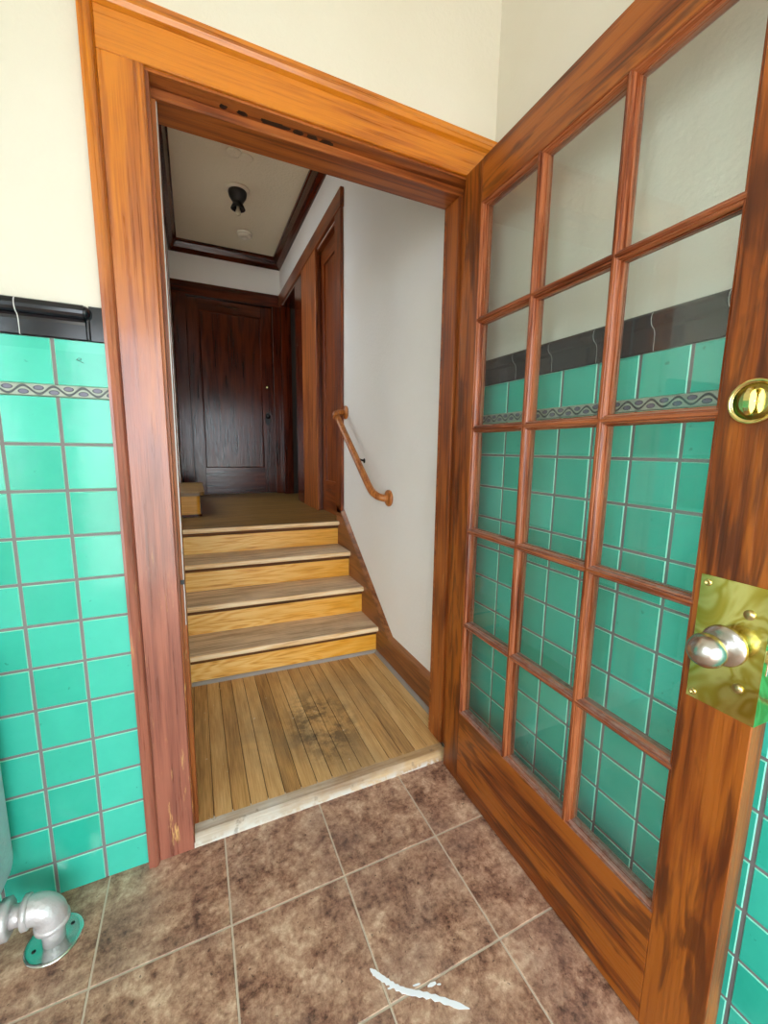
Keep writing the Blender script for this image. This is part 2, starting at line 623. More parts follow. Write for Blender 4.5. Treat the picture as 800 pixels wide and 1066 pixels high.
M_BRASS = brass('lacquered_brass_plate', srgb(206, 184, 72), srgb(238, 224, 128))
M_BRASS2 = plain('polished_brass', srgb(232, 214, 142), 0.14, 1.0)
M_BRASSD = plain('aged_brass_face', srgb(150, 130, 62), 0.22, 1.0)
M_STEEL = plain('satin_nickel', srgb(196, 190, 184), 0.27, 1.0)
M_CHROME = plain('worn_chrome', srgb(214, 220, 216), 0.16, 1.0)
M_SCREW = plain('screw_metal', srgb(196, 178, 130), 0.3, 1.0)


def painted_metal(name, c, c2):
    t = NT(name)
    v = t.coord()
    n = t.noise(v, 60, 3, 0.6)
    n2 = t.noise(v, 14, 4, 0.65)
    col = t.mix(t.math('MULTIPLY', t.step(n2, 0.5, 0.65), 0.5), c, c2)
    return t.bsdf(col, 0.36, 0.35, bump=n, bump_d=0.003)


M_SILVER = painted_metal('silver_painted_iron', srgb(206, 200, 200), srgb(168, 156, 148))
M_RADI = painted_metal('grey_white_painted_iron', srgb(204, 208, 216), srgb(190, 192, 200))
M_STRIP = plain('zinc_weather_strip', srgb(176, 176, 170), 0.4, 0.3)
M_BLK = plain('black_metal', srgb(14, 13, 13), 0.35)
M_WPLAST = plain('ivory_plastic', srgb(238, 232, 214), 0.45)
M_GREYSHOE = plain('grey_painted_shoe', srgb(150, 142, 134), 0.6)
M_WPAINT = plain('white_paint', srgb(236, 236, 240), 0.6)
M_DARKROOM = plain('unlit_room_darkness', srgb(44, 38, 32), 0.8)  # darkness of the unlit rooms put into a near-black colour
M_CONC = plain('pale_concrete', srgb(200, 194, 184), 0.9)
M_STAIN = plain('blackened_patch', srgb(34, 16, 8), 0.55)


def glass_mat():
    t = NT('window_glass')
    lw = t.n('ShaderNodeLayerWeight')
    lw.inputs['Blend'].default_value = 0.5
    k = t.math('MULTIPLY_ADD', t.math('POWER', lw.outputs['Facing'], 5.0), 0.96, 0.04, clamp=True)
    tr = t.n('ShaderNodeBsdfTransparent')
    tr.inputs[0].default_value = (0.95, 0.975, 0.965, 1)
    gl = t.n('ShaderNodeBsdfGlossy')
    gl.inputs['Roughness'].default_value = 0.0
    mx = t.n('ShaderNodeMixShader')
    t.t.links.new(k, mx.inputs[0])
    t.t.links.new(tr.outputs[0], mx.inputs[1])
    t.t.links.new(gl.outputs[0], mx.inputs[2])
    df = t.n('ShaderNodeBsdfDiffuse')
    df.inputs[0].default_value = (0.85, 0.88, 0.86, 1)
    nd_ = t.noise(t.scale(t.coord(), (6, 6, 2.5)), 1.0, 3, 0.6)
    m2 = t.n('ShaderNodeMixShader')
    t.set(m2.inputs[0], t.math('MULTIPLY_ADD', nd_, 0.02, 0.006))
    t.t.links.new(mx.outputs[0], m2.inputs[1])
    t.t.links.new(df.outputs[0], m2.inputs[2])
    t.t.links.new(m2.outputs[0], t.out.inputs['Surface'])
    return t.m


M_GLASS = glass_mat()
M_BULB = plain('clear_bulb_glass', srgb(230, 220, 190), 0.05)

# ================================================================== SETTING
ST = dict(kind='structure')
XL, XR, YB, HV, HH = -1.02, 0.966, -2.75, 2.86, 3.213
OX0, OX1, OZ = -0.0755, 0.885, 2.105          # rough opening in the front wall
LZ = 0.705                                     # landing height


def grid_surface(us, vs_, hfun, place, mats, face_mat):
    """connected grid; us, vs_ sorted coordinates; hfun(i,j)->height; place(u,v,h)->xyz"""
    mb = MB()
    ks = [mb.mi(m) for m in mats]
    V = [[mb.bm.verts.new(place(u, v, hfun(i, j))) for j, v in enumerate(vs_)] for i, u in enumerate(us)]
    for i in range(len(us) - 1):
        for j in range(len(vs_) - 1):
            f = mb.bm.faces.new((V[i][j], V[i + 1][j], V[i + 1][j + 1], V[i][j + 1]))
            f.material_index = ks[face_mat(i, j)]
    return mb


def tile_lines(bounds, g, b):
    """coordinates and class per tile between successive bounds: grout edge, bevel, face"""
    xs, kind = [], []
    n = len(bounds) - 1
    for k in range(n):
        a, c = bounds[k] + g / 2, bounds[k + 1] - g / 2
        if k == 0:
            a = bounds[0] + 0.0005
        if k == n - 1:
            c = bounds[-1] - 0.0005
        for x, t_ in ((a, 'g'), (a + b, 't'), (c - b, 't'), (c, 'g')):
            xs.append(x)
            kind.append(t_)
    return xs, kind


def tiled(us_b, vs_b, g, b, depth, place, mats):
    us, ku = tile_lines(us_b, g, b)
    vv, kv = tile_lines(vs_b, g, b)

    def h(i, j):
        return 0.0 if ku[i] == 't' and kv[j] == 't' else -depth

    def fm(i, j):
        a, c = i % 4, j % 4
        if a == 3 or c == 3:
            return 1
        if a == 1 and c == 1:
            return 0
        return 2
    return grid_surface(us, vv, h, place, mats, fm)


# vestibule floor
ub = [-1.02] + [0.027 + 0.307 * k for k in range(-3, 4)]
ub = [u for u in ub if u <= 0.97] + [0.97]
vb = sorted([-0.272 - 0.307 * k for k in range(0, 9)] + [0.05])
vb = [-2.95] + [v for v in vb if v > -2.9]
fl = tiled(ub, vb, 0.0045, 0.0012, 0.0012, lambda u, v, h: (u, v, h), [M_FTILE, M_FGROUT, M_FTILE])
MB().box((XL - 0.1, -2.94, -0.3), (XR + 0.8, 3.75, -0.004), M_CONC).build('floor_base', label='concrete slab under the entry and hall', **ST)
fl.build('floor', label='mottled brown stone-look floor tiles with pale grout', **ST)

# front wall (with the doorway)
MB().prism([(XL - 0.1, 0), (OX0, 0), (OX0, OZ), (OX1, OZ), (OX1, 0), (XR + 0.1, 0), (XR + 0.1, 3.4), (XL - 0.1, 3.4)], 'y', 0.012, 0.128, M_CREAM).build(
    'wall_front', label='cream plaster wall around the inner doorway', **ST)
MB().box((XR, YB - 0.1, -0.1), (XR + 0.12, 0.012, 2.95), M_CREAM).build('wall_right', label='cream plaster wall behind the open glazed door', **ST)
MB().prism([(YB - 0.1, -0.1), (0.012, -0.1), (0.012, 2.95), (YB - 0.1, 2.95), (YB - 0.1, 1.5), (-2.52, 1.5), (-2.52, 2.45), (-1.16, 2.45), (-1.16, 0.80), (-2.52, 0.80), (-2.52, 1.5), (YB - 0.1, 1.5)], 'x', XL - 0.12, XL, M_CREAM).build('wall_left', label='cream plaster side wall of the entry', **ST)
MB().box((XL - 0.12, YB - 0.1, HV), (XR + 0.12, 0.012, HV + 0.1), M_CREAM).build('ceiling', label='cream plaster entry ceiling', **ST)
MB().prism([(XL - 0.1, -0.12), (-0.86, -0.12), (-0.86, 2.12), (0.92, 2.12), (0.92, -0.12), (XR + 0.1, -0.12), (XR + 0.1, 2.95), (XL - 0.1, 2.95)], 'y', YB - 0.2, YB, M_CREAM).build(
    'wall_back', label='cream wall around the open street doorway', **ST)
MB().box((-14, -30, -0.25), (14, YB - 0.15, -0.12), M_CONC).build('ground', label='pale concrete pavement outside the street doorway', **ST)

w1 = struct_root('window_1', 'white framed side window in the entry wall', 'window')
for (a, b) in (((-2.52, 0.80), (-2.46, 2.45)), ((-1.22, 0.80), (-1.16, 2.45)), ((-2.46, 0.80), (-1.22, 0.86)), ((-2.46, 2.39), (-1.22, 2.45)), ((-2.46, 1.60), (-1.22, 1.64))):
    MB().box((XL - 0.08, a[0], a[1]), (XL - 0.03, b[0], b[1]), M_WPAINT, 0.002).build('frame', w1)
MB().box((XL - 0.057, -2.46, 0.86), (XL - 0.053, -1.22, 1.60), M_GLASS).build('pane', w1)
MB().box((XL - 0.057, -2.46, 1.64), (XL - 0.053, -1.22, 2.39), M_GLASS).build('pane', w1)

# hall shell
HR = 0.945
HLW = -0.127


def boards(x0, x1, w, y0, y1, z, name, mat, **kw):
    us, cl = [], []
    n = int(round((x1 - x0) / w))
    for k in range(n):
        a, c = x0 + k * w, min(x0 + (k + 1) * w, x1)
        us += [a + 0.0008, a + 0.002, c - 0.002, c - 0.0008]
    return grid_surface(us, [y0, y1], lambda i, j: 0.0 if i % 4 in (1, 2) else -0.0022,
                        lambda u, v, h: (u, v, z + h), [mat, M_GAP], lambda i, j: 1 if i % 4 == 3 else 0)


boards(-0.115, 0.977, 0.0575, 0.052, 0.96, 0.03, 'x', M_BOARD).build('floor_hall', label='worn narrow oak floorboards before the steps', **ST)


def boardsx(x0, x1, w, y0, y1, z, mat):
    vs2 = []
    n = int(round((y1 - y0) / w))
    for k in range(n):
        a, c = y0 + k * w, y0 + (k + 1) * w
        vs2 += [a + 0.0008, a + 0.002, c - 0.002, c - 0.0008]
    return grid_surface([x0, x1], vs2, lambda i, j: 0.0 if j % 4 in (1, 2) else -0.0018,
                        lambda u, v, h: (u, v, z + h), [mat, M_GAP], lambda i, j: 1 if j % 4 == 3 else 0)


boardsx(-1.3, 1.7, 0.0575, 1.60, 3.67, LZ - 0.001, M_LAND).build('floor_landing', label='dark varnished floorboards of the upper landing', **ST)

# right hall wall with the wide door recess
SD0, SD1, FD0, FD1, DTZ = 1.615, 2.16, 2.80, 3.50, 2.735
MB().prism([(0.128, -0.1), (SD0, -0.1), (SD0, DTZ), (SD1, DTZ), (SD1, LZ - 0.05), (FD0, LZ - 0.05), (FD0, DTZ), (FD1, DTZ), (FD1, LZ - 0.05), (3.8, LZ - 0.05), (3.8, 3.3), (0.128, 3.3)],
           'x', HR, HR + 0.15, M_HALLW).build('wall_hall_right', label='off-white plaster wall behind the handrail', **ST)
# left hall wall with the side stair opening
MB().prism([(0.128, -0.1), (1.80, -0.1), (1.80, 2.75), (3.05, 2.75), (3.05, -0.1), (3.8, -0.1), (3.8, 4.28), (0.128, 4.28)],
           'x', HLW - 0.13, HLW, M_HALLW).build('wall_hall_left', label='off-white plaster wall on the left of the hall', **ST)
MB().prism([(-0.25, 0.5), (0.0, 0.5), (0.0, 2.74), (0.855, 2.74), (0.855, 0.5), (1.75, 0.5), (1.75, 3.3), (-0.25, 3.3)], 'y', 3.6, 3.72, M_HALLW).build(
    'wall_hall_end', label='off-white plaster strip above the dark door at the hall end', **ST)
MB().box((HLW - 0.13, 0.128, HH), (HR + 0.15, 3.72, HH + 0.1), M_HALLC).build('ceiling_hall', label='beige hall ceiling framed by dark moulding', **ST)
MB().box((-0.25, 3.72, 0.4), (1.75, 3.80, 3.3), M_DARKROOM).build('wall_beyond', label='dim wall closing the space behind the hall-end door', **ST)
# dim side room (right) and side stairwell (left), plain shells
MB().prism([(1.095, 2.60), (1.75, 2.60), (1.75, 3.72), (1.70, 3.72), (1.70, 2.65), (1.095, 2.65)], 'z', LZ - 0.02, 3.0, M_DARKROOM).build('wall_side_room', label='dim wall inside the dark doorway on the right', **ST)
MB().box((HR + 0.0855, 3.488, LZ), (1.70, 3.599, 2.733), M_DARKROOM).build('side_room_dark_lining', label='dark lining standing in for shade inside the doorway on the right', **ST)  # dark sheet covering the pale reveal so the doorway reads as unlit
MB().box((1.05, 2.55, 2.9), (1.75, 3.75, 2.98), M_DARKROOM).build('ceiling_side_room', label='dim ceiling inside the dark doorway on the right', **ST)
MB().prism([(1.73, LZ - 0.02), (3.12, LZ - 0.02), (3.12, 4.28), (1.73, 4.28), (1.73, 2.9), (1.95, 2.9), (1.95, 4.1), (2.9, 4.1), (2.9, 2.2), (1.95, 2.2), (1.95, 2.9), (1.73, 2.9)], 'x', -1.38, -1.3, M_HALLW).build(
    'wall_stairwell', label='off-white wall with an added light opening above the side stair', **ST)  # opening added here as extra daylight for the dark hall
MB().box((-1.3, 1.73, LZ - 0.02), (-0.243, 1.80, 4.28), M_HALLW).build('wall_stairwell_near', label='off-white near wall of the side stair', **ST)
MB().box((-1.3, 3.05, LZ - 0.02), (-0.243, 3.12, 4.28), M_HALLW).build('wall_stairwell_far', label='off-white far wall of the side stair', **ST)
MB().box((-1.38, 1.73, 4.28), (-0.24, 3.12, 4.36), M_HALLW).build('ceiling_stairwell', label='off-white ceiling over the side stair', **ST)

# crown moulding round the hall ceiling
CP = [(0, 0), (0.0, -0.098), (0.012, -0.1), (0.022, -0.09), (0.05, -0.07), (0.064, -0.04), (0.07, -0.026), (0.08, -0.02), (0.08, 0)]


def crown(name, side, label):
    mb = MB()
    m = M_DARK['y' if side in 'lr' else 'x']
    k = mb.mi(m)
    pts0, pts1 = [], []
    for p, q in CP:
        z = HH + q
        if side == 'r':
            pts0.append((HR - p, 0.128 + p, z)); pts1.append((HR - p, 3.6 - p, z))
        elif side == 'l':
            pts0.append((HLW + p, 0.128 + p, z)); pts1.append((HLW + p, 3.6 - p, z))
        elif side == 'e':
            pts0.append((HLW + p, 3.6 - p, z)); pts1.append((HR - p, 3.6 - p, z))
        else:
            pts0.append((HLW + p, 0.128 + p, z)); pts1.append((HR - p, 0.128 + p, z))
    A = [mb.bm.verts.new(p) for p in pts0]
    B = [mb.bm.verts.new(p) for p in pts1]
    for i in range(len(A)):
        j = (i + 1) % len(A)
        f = mb.bm.faces.new((A[i], A[j], B[j], B[i]))
        f.material_index = k
    mb.bm.faces.new(A)
    mb.bm.faces.new(list(reversed(B)))
    mb.build(name, label=label, **ST)


crown('trim_1', 'r', 'dark wooden ceiling moulding along the right hall wall')
crown('trim_2', 'l', 'dark wooden ceiling moulding along the left hall wall')
crown('trim_3', 'e', 'glossy dark ceiling moulding above the hall-end door')
crown('trim_4', 'f', 'dark ceiling moulding on the hall side of the inner doorway')

# ------------------------------------------------------------------ inner door frame
fr = struct_root('trim_5', 'wide orange-brown oak casing and jambs of the inner doorway', 'door frame')
c = MB()
c.box((-0.1525, -0.009, 0.0), (-0.0595, 0.012, 2.092), M_CAS['z'], 0.002)
c.build('side_casing', fr)
c = MB()
c.box((0.8755, -0.009, 0.0), (0.9435, 0.012, 2.092), M_CAS['z'], 0.002)
c.build('side_casing', fr)
c = MB()
c.box((-0.1525, -0.010, 2.092), (0.9435, 0.012, 2.178), M_CAS['x'], 0.002)
c.build('head_casing', fr)
bbp = [(0.012, 0), (-0.012, 0), (-0.020, 0.004), (-0.024, 0.012), (-0.020, 0.022), (-0.021, 0.028), (0.012, 0.028)]


def bandz(x, sgn, z0, z1):
    mb = MB()
    # inner edge at x, grows outward by sgn
    mb.prism([(x + sgn * q, p) for p, q in bbp], 'z', z0, z1, M_CAS['z'])
    return mb


bandz(-0.1522, -1, 0.0, 2.2).build('backband', fr)
mb = MB()
mb.prism([(p, 2.176 + q * 1.25) for p, q in bbp], 'x', -0.1802, 0.957, M_CAS['x'])
mb.build('backband', fr)
# jambs with stops (old frame leaning slightly)
mb = MB()
mb.prism([(-0.0755, 0.0), (-0.0575, 0.0), (-0.0575, 0.052), (-0.0475, 0.052), (-0.0455, 0.055), (-0.0455, 0.128), (-0.0755, 0.128)], 'z', 0.0, 2.086, M_JAMB['z'], lean=(0.006, 0, 0))
mb.build('jamb', fr)
mb = MB()
mb.prism([(0.885, 0.0), (0.871, 0.0), (0.871, 0.050), (0.861, 0.050), (0.859, 0.053), (0.859, 0.128), (0.885, 0.128)], 'z', 0.03, 2.086, M_JAMB['z'])
mb.build('jamb', fr)
mb = MB()
mb.prism([(0.0, 2.105), (0.0, 2.086), (0.046, 2.086), (0.046, 2.070), (0.050, 2.066), (0.128, 2.066), (0.128, 2.105)], 'x', -0.0755, 0.885, M_JAMB['x'])
head_jamb = mb.build('head_jamb', fr)
# hall-side casing strip
mb = MB()
mb.prism([(HLW + 0.001, 0.0), (-0.05, 0.0), (-0.05, 2.07), (0.862, 2.07), (0.862, 0.0), (HR - 0.024, 0.0), (HR - 0.024, 2.17), (HLW + 0.001, 2.17)], 'y', 0.128, 0.146, M_JAMB['x'])
mb.build('hall_casing', fr)
# zinc strip in the left rabbet
mb = MB()
mb.prism([(-0.0474, 0.0500), (-0.0448, 0.0500), (-0.0448, 0.056), (-0.0453, 0.056), (-0.0453, 0.0508), (-0.0474, 0.0508)], 'z', 0.70, 2.06, M_STRIP, lean=(0.0058, 0, 0))
st = mb.build('weather_strip', fr, label='pale zinc weather strip')
mb = MB()
mb.box((-0.0540, 0.0475, 0.825), (-0.0436, 0.0520, 0.838), M_BLK)
mb.build('strike_slot', st)
# blackened old patches on the head
for (x0, x1, yy) in ((0.103, 0.125, 0.033), (0.147, 0.176, 0.034), (0.205, 0.288, 0.035), (0.294, 0.326, 0.036), (0.330, 0.364, 0.036), (0.370, 0.412, 0.037)):
    mb = MB()
    k = mb.mi(M_STAIN)
    n = 18
    vs_ = []
    for i in range(n):
        a = 2 * math.pi * i / n
        q = random.uniform(0.72, 1.12)
        ca, sa = math.cos(a), math.sin(a)
        vs_.append(mb.bm.verts.new(((x0 + x1) / 2 + math.copysign(abs(ca) ** 0.6, ca) * (x1 - x0) / 2 * q, yy + math.copysign(abs(sa) ** 0.6, sa) * 0.0085 * q, 2.0855)))
    f = mb.bm.faces.new(vs_)
    mb.build('stain', head_jamb)

# threshold
mb = MB()
mb.prism([(-0.006, 0.0), (-0.006, 0.006), (0.008, 0.022), (0.018, 0.029), (0.060, 0.030), (0.066, 0.024), (0.066, 0.0)], 'x', -0.0595, 0.859, M_THR)
mb.build('door_threshold', label='worn whitish wooden threshold sill under the inner doorway', category='threshold')

# ------------------------------------------------------------------ tiled wainscots


def cap_profile(z0, z1):
    """(out, z) outline of the moulded black cap; z0 bottom, z1 top"""
    h = z1 - z0
    pr = [(-0.010, z0), (0.003, z0), (0.0045, z0 + 0.002), (0.0045, z0 + h * 0.42), (0.0065, z0 + h * 0.50), (0.010, z0 + h * 0.56)]
    for i in range(7):
        a = math.radians(-70 + i * 25)
        pr.append((0.010 + 0.0135 * math.cos(a) * 0.9, z0 + h * 0.775 + h * 0.205 * math.sin(a)))
    pr += [(-0.010, z1)]
    return pr


wl = thing('tile_wainscot', 'turquoise square wall tiles to the left of the door casing', 'wall tiles')
cols = [XL, -0.965, -0.852, -0.739, -0.626, -0.513, -0.400, -0.287, -0.1795]
rows = [0.0, 0.101, 0.2125, 0.3245, 0.437, 0.550, 0.6635, 0.7745, 0.883, 0.9965, 1.110, 1.222, 1.333]
tiled(cols, rows, 0.0072, 0.0016, 0.0024, lambda u, v, h: (u, 0.0 - h, v), [M_TILE, M_GROUT, M_TILEE]).build('tile_field', wl)
tiled(cols, [1.3605, 1.4665], 0.0072, 0.0016, 0.0024, lambda u, v, h: (u, 0.0 - h, v), [M_TILE, M_GROUT, M_TILEE]).build('top_tile_row', wl)
MB().box((XL, -0.003, 1.3338), (-0.1795, 0.011, 1.3598), M_BORDL, 0.001).build('vine_border', wl, label='grey embossed vine border strip')
xs = -0.343
first = True
MB().prism([(-(o - 0.0008), z) for o, z in cap_profile(1.4675, 1.5455)], 'x', XL, -0.2185, M_WGROUT).build('cap_grout', wl)
# end piece whose roll stops short of the casing
mb = MB()
mb.prism([(-o, z) for o, z in cap_profile(1.467, 1.546)], 'x', -0.3422, -0.218, M_BLACK)
mb.lathe([(0.0155, 0.0), (0.0150, 0.004), (0.0125, 0.009), (0.008, 0.0125), (0.0, 0.014)], (-0.218, -0.008, 1.5282), (1, 0, 0), M_BLACK, 20)
mb.box((-0.218, -0.0045, 1.467), (-0.2095, 0.0115, 1.535), M_BLACK, 0.003, 2)
mb.box((-0.2098, -0.0015, 1.467), (-0.1795, 0.0115, 1.546), M_BLACK, 0.001)
mb.build('cap_tile', wl)
x1 = -0.3438
while x1 > XL + 0.02:
    x0 = max(x1 - 0.1465, XL)
    MB().prism([(-o, z) for o, z in cap_profile(1.467, 1.546)], 'x', x0 + 0.0006, x1 - 0.0006, M_BLACK).build('cap_tile', wl)
    x1 = x0
# small pen mark on one tile
mb = MB()
mb.tube(bez([(-0.243, -0.0006, 1.421), (-0.239, -0.0006, 1.4255), (-0.233, -0.0006, 1.425), (-0.236, -0.0006, 1.421), (-0.242, -0.0006, 1.4215), (-0.236, -0.0006, 1.4185), (-0.228, -0.0006, 1.415)], 4), 0.0006, plain('green_ink', srgb(20, 90, 74), 0.6), 6)
mb.build('pen_mark', wl)

wr = thing('tile_wainscot', 'green square wall tiles behind the open glazed door', 'wall tiles')
XT = 0.955
ycols = [YB] + [-0.131 - 0.1115 * k for k in range(23, -2, -1)]
ycols = sorted([y for y in ycols if y < -0.02 and y >= YB] + [0.0])
rrows = [0.0] + [1.205 - 0.1115 * k for k in range(10, -1, -1)] + [1.3165]
tiled(ycols, rrows, 0.0072, 0.0016, 0.0024, lambda u, v, h: (XT - h, u, v), [M_TILE, M_GROUT, M_TILEE]).build('tile_field', wr)
tiled(ycols, [1.345, 1.446], 0.0072, 0.0016, 0.0024, lambda u, v, h: (XT - h, u, v), [M_TILE, M_GROUT, M_TILEE]).build('top_tile_row', wr)
MB().box((XT - 0.003, YB, 1.3173), (XR - 0.001, 0.0, 1.3443), M_BORDR, 0.001).build('vine_border', wr, label='grey embossed vine border strip')
MB().prism([(XT - (o - 0.0008), z) for o, z in cap_profile(1.4465, 1.5315)], 'y', YB, 0.0, M_WGROUT).build('cap_grout', wr)
y1 = -0.0215
yb = [0.0] + [-0.168 - 0.1465 * k + 0.1465 * 0 for k in range(0, 18)]
for a, b in zip(yb, yb[1:]):
    MB().prism([(XT - o, z) for o, z in cap_profile(1.446, 1.532)], 'y', max(b, YB) + 0.0009, a - 0.0009, M_BLACK).build('cap_tile', wr)

# ------------------------------------------------------------------ glazed door (local: X hinge->latch, -Y visible face, Z up)
th = math.atan2(-1.0, -0.0232)
gd = thing('glazed_door', 'open oak door with fifteen glass panes and brass lock plate', 'door', (0.8257, -0.0295, 0.0), th)
DW, DH, DT = 0.906, 2.077, 0.044
S0, S1 = 0.091, 0.7955
Z0, Z1 = 0.285, 1.957
dz = 0.007
MB().box((0.0, 0.0, dz), (S0, DT, DH), M_DOOR['z'], 0.0015).build('stile', gd)
MB().box((S1, 0.0, dz), (DW, DT, DH), M_DOOR['z'], 0.0015).build('stile', gd)
MB().box((S0, 0.0, dz), (S1, DT, Z0), M_DOOR['x'], 0.0005).build('rail', gd)
MB().box((S0, 0.0, Z1), (S1, DT, DH), M_DOOR['x'], 0.0005).build('rail', gd)
# sticking profile (half width w, depth d) on both faces, glass at mid depth
HP = [(0.0026, 0.0), (0.0038, 0.0008), (0.0042, 0.0036), (0.0052, 0.0036), (0.0062, 0.0022), (0.0082, 0.0034), (0.0098, 0.0068), (0.0108, 0.0115), (0.0110, 0.0136), (0.0128, 0.0136), (0.0128, 0.0175)]
MP = [(w, 0.001 + d) for w, d in HP]
full = MP + [(w, DT - d) for w, d in reversed(MP)]
full = full + [(-w, d) for w, d in reversed(full)]
mz = [0.617, 0.951, 1.289, 1.622]
mx_ = [0.3255, 0.5645]
for z in mz:
    MB().prism([(d, z + w) for w, d in full], 'x', S0 - 0.001, S1 + 0.001, M_MUN['x']).build('muntin', gd)
for x in mx_:
    MB().prism([(x + w, d) for w, d in full], 'z', Z0 - 0.001, Z1 + 0.001, M_MUN['z']).build('muntin', gd)
half = MP + [(w, DT - d) for w, d in reversed(MP)]
half = [(-0.001, half[0][1])] + half + [(-0.001, half[-1][1])]
MB().prism([(S0 + w - 0.003, d) for w, d in half], 'z', Z0, Z1, M_MUN['z']).build('sticking', gd)
MB().prism([(S1 - w + 0.003, d) for w, d in half], 'z', Z0, Z1, M_MUN['z']).build('sticking', gd)
MB().prism([(d, Z0 + w - 0.003) for w, d in half], 'x', S0, S1, M_MUN['x']).build('sticking', gd)
MB().prism([(d, Z1 - w + 0.003) for w, d in half], 'x', S0, S1, M_MUN['x']).build('sticking', gd)
xb = [S0 + 0.0] + mx_ + [S1]
zb = [Z0] + mz + [Z1]
for i in range(3):
    for j in range(5):
        MB().box((xb[i] + 0.008, DT / 2 - 0.0015, zb[j] + 0.008), (xb[i + 1] - 0.008, DT / 2 + 0.0015, zb[j + 1] - 0.008), M_GLASS).build('glass_pane', gd)
# lock plate wrapping the latch edge
mb = MB()
mb.prism([(0.8055, -0.0022), (DW + 0.0022, -0.0022), (DW + 0.0022, DT + 0.0022), (0.8055, DT + 0.0022), (0.8055, DT + 0.0002), (DW + 0.0002, DT + 0.0002), (DW + 0.0002, -0.0002), (0.8055, -0.0002)], 'z', 0.781, 1.0115, M_BRASS)
lp = mb.build('lock_plate', gd, label='shiny brass wrap-around lock plate')
for (s, z) in ((0.8165, 0.998), (0.8155, 0.792)):
    mb = MB()
    mb.lathe([(0.0062, 0.0), (0.0060, 0.0012), (0.0045, 0.0022), (0.0028, 0.0020), (0.0025, 0.0006), (0.0, 0.0006)], (s, -0.0022, z), (0, -1, 0), M_BRASS2, 18)
    mb.build('screw', lp)
for (s, z) in ((0.8815, 0.963), (0.8805, 0.834)):
    mb = MB()
    mb.lathe([(0.0082, 0.0), (0.0080, 0.0025), (0.0062, 0.0045), (0.0, 0.0056)], (s, -0.0022, z), (0, -1, 0), M_SCREW, 20)
    mb.build('bolt', lp)
mb = MB()
mb.box((DW + 0.002, 0.010, 0.868), (DW + 0.0032, DT - 0.010, 0.926), M_STEEL, 0.0004)
mb.box((DW + 0.003, 0.015, 0.885), (DW + 0.011, DT - 0.016, 0.908), M_STEEL, 0.003)
mb.build('latch', lp)
mb = MB()
KC = (0.852, -0.0022, 0.897)
mb.lathe([(0.0345, 0.0), (0.0350, 0.002), (0.0330, 0.005), (0.0250, 0.0085), (0.0165, 0.0105), (0.0125, 0.014)], KC, (0, -1, 0), M_STEEL, 36)
rose = mb.build('rose', gd, label='satin nickel rose')
mb = MB()
mb.lathe([(0.0120, 0.010), (0.0118, 0.024), (0.0140, 0.028), (0.0215, 0.032), (0.0275, 0.039), (0.0288, 0.047), (0.0268, 0.056), (0.0215, 0.065), (0.0150, 0.0705), (0.0070, 0.0740), (0.0, 0.0750)], KC, (0, -1, 0), M_STEEL, 36)
mb.build('knob', gd, label='satin nickel egg-shaped knob')
# deadbolt with thumb turn
mb = MB()
DBC = (0.8455, 0.0, 1.302)
mb.lathe([(0.0355, 0.0), (0.0355, 0.003), (0.0345, 0.0062), (0.0325, 0.0066), (0.0300, 0.0050), (0.0285, 0.0030)], DBC, (0, -1, 0), M_BRASS2, 40)
db = mb.build('deadbolt', gd, label='round polished brass deadbolt with thumb turn')
mb = MB()
mb.lathe([(0.0292, 0.0012), (0.0285, 0.0034), (0.012, 0.0026), (0.0, 0.0026)], DBC, (0, -1, 0), M_BRASSD, 40)
mb.build('face_plate', db)
mb = MB()
mb.lathe([(0.0050, 0.002), (0.0045, 0.010), (0.0, 0.0105)], DBC, (0, -1, 0), M_BRASS2, 20)
prof = []
for i in range(24):
    a = 2 * math.pi * i / 24
    prof.append((DBC[1] - 0.0145 + 0.0095 * math.cos(a), DBC[2] + 0.0215 * math.sin(a)))
mb.prism(prof, 'x', DBC[0] - 0.0042, DBC[0] + 0.0042, M_BRASS2)
bmesh.ops.bevel(mb.bm, geom=[e for e in mb.bm.edges if abs(e.verts[0].co.x - e.verts[1].co.x) < 1e-6 and e.verts[0].co.z > DBC[2] - 0.03 and abs(abs(e.verts[0].co.x - DBC[0]) - 0.0042) < 1e-6], offset=0.0018, segments=2, affect='EDGES')
mb.build('thumb_turn', db)
mb = MB()
mb.box((DW, 0.010, 1.27), (DW + 0.0012, DT - 0.010, 1.335), M_BRASS2, 0.0004)
mb.build('edge_plate', gd)
# hinges on the back edge
for z in (0.28, 1.04, 1.82):
    mb = MB()
    mb.lathe([(0.0, 0.0), (0.006, 0.002), (0.0065, 0.004), (0.0065, 0.096), (0.006, 0.098), (0.0, 0.100)], (-0.0085, DT + 0.003, z - 0.05), (0, 0, 1), M_BRASS2, 16)
    mb.box((-0.0095, 0.010, z - 0.045), (-0.0015, DT + 0.002, z + 0.045), M_BRASS2)
    mb.build('hinge', gd)

# ------------------------------------------------------------------ steps
sr = thing('staircase', 'four worn wooden steps with yellow varnished risers up to landing', 'stairs', (0.925, 0.86, 0.0), 0.0)
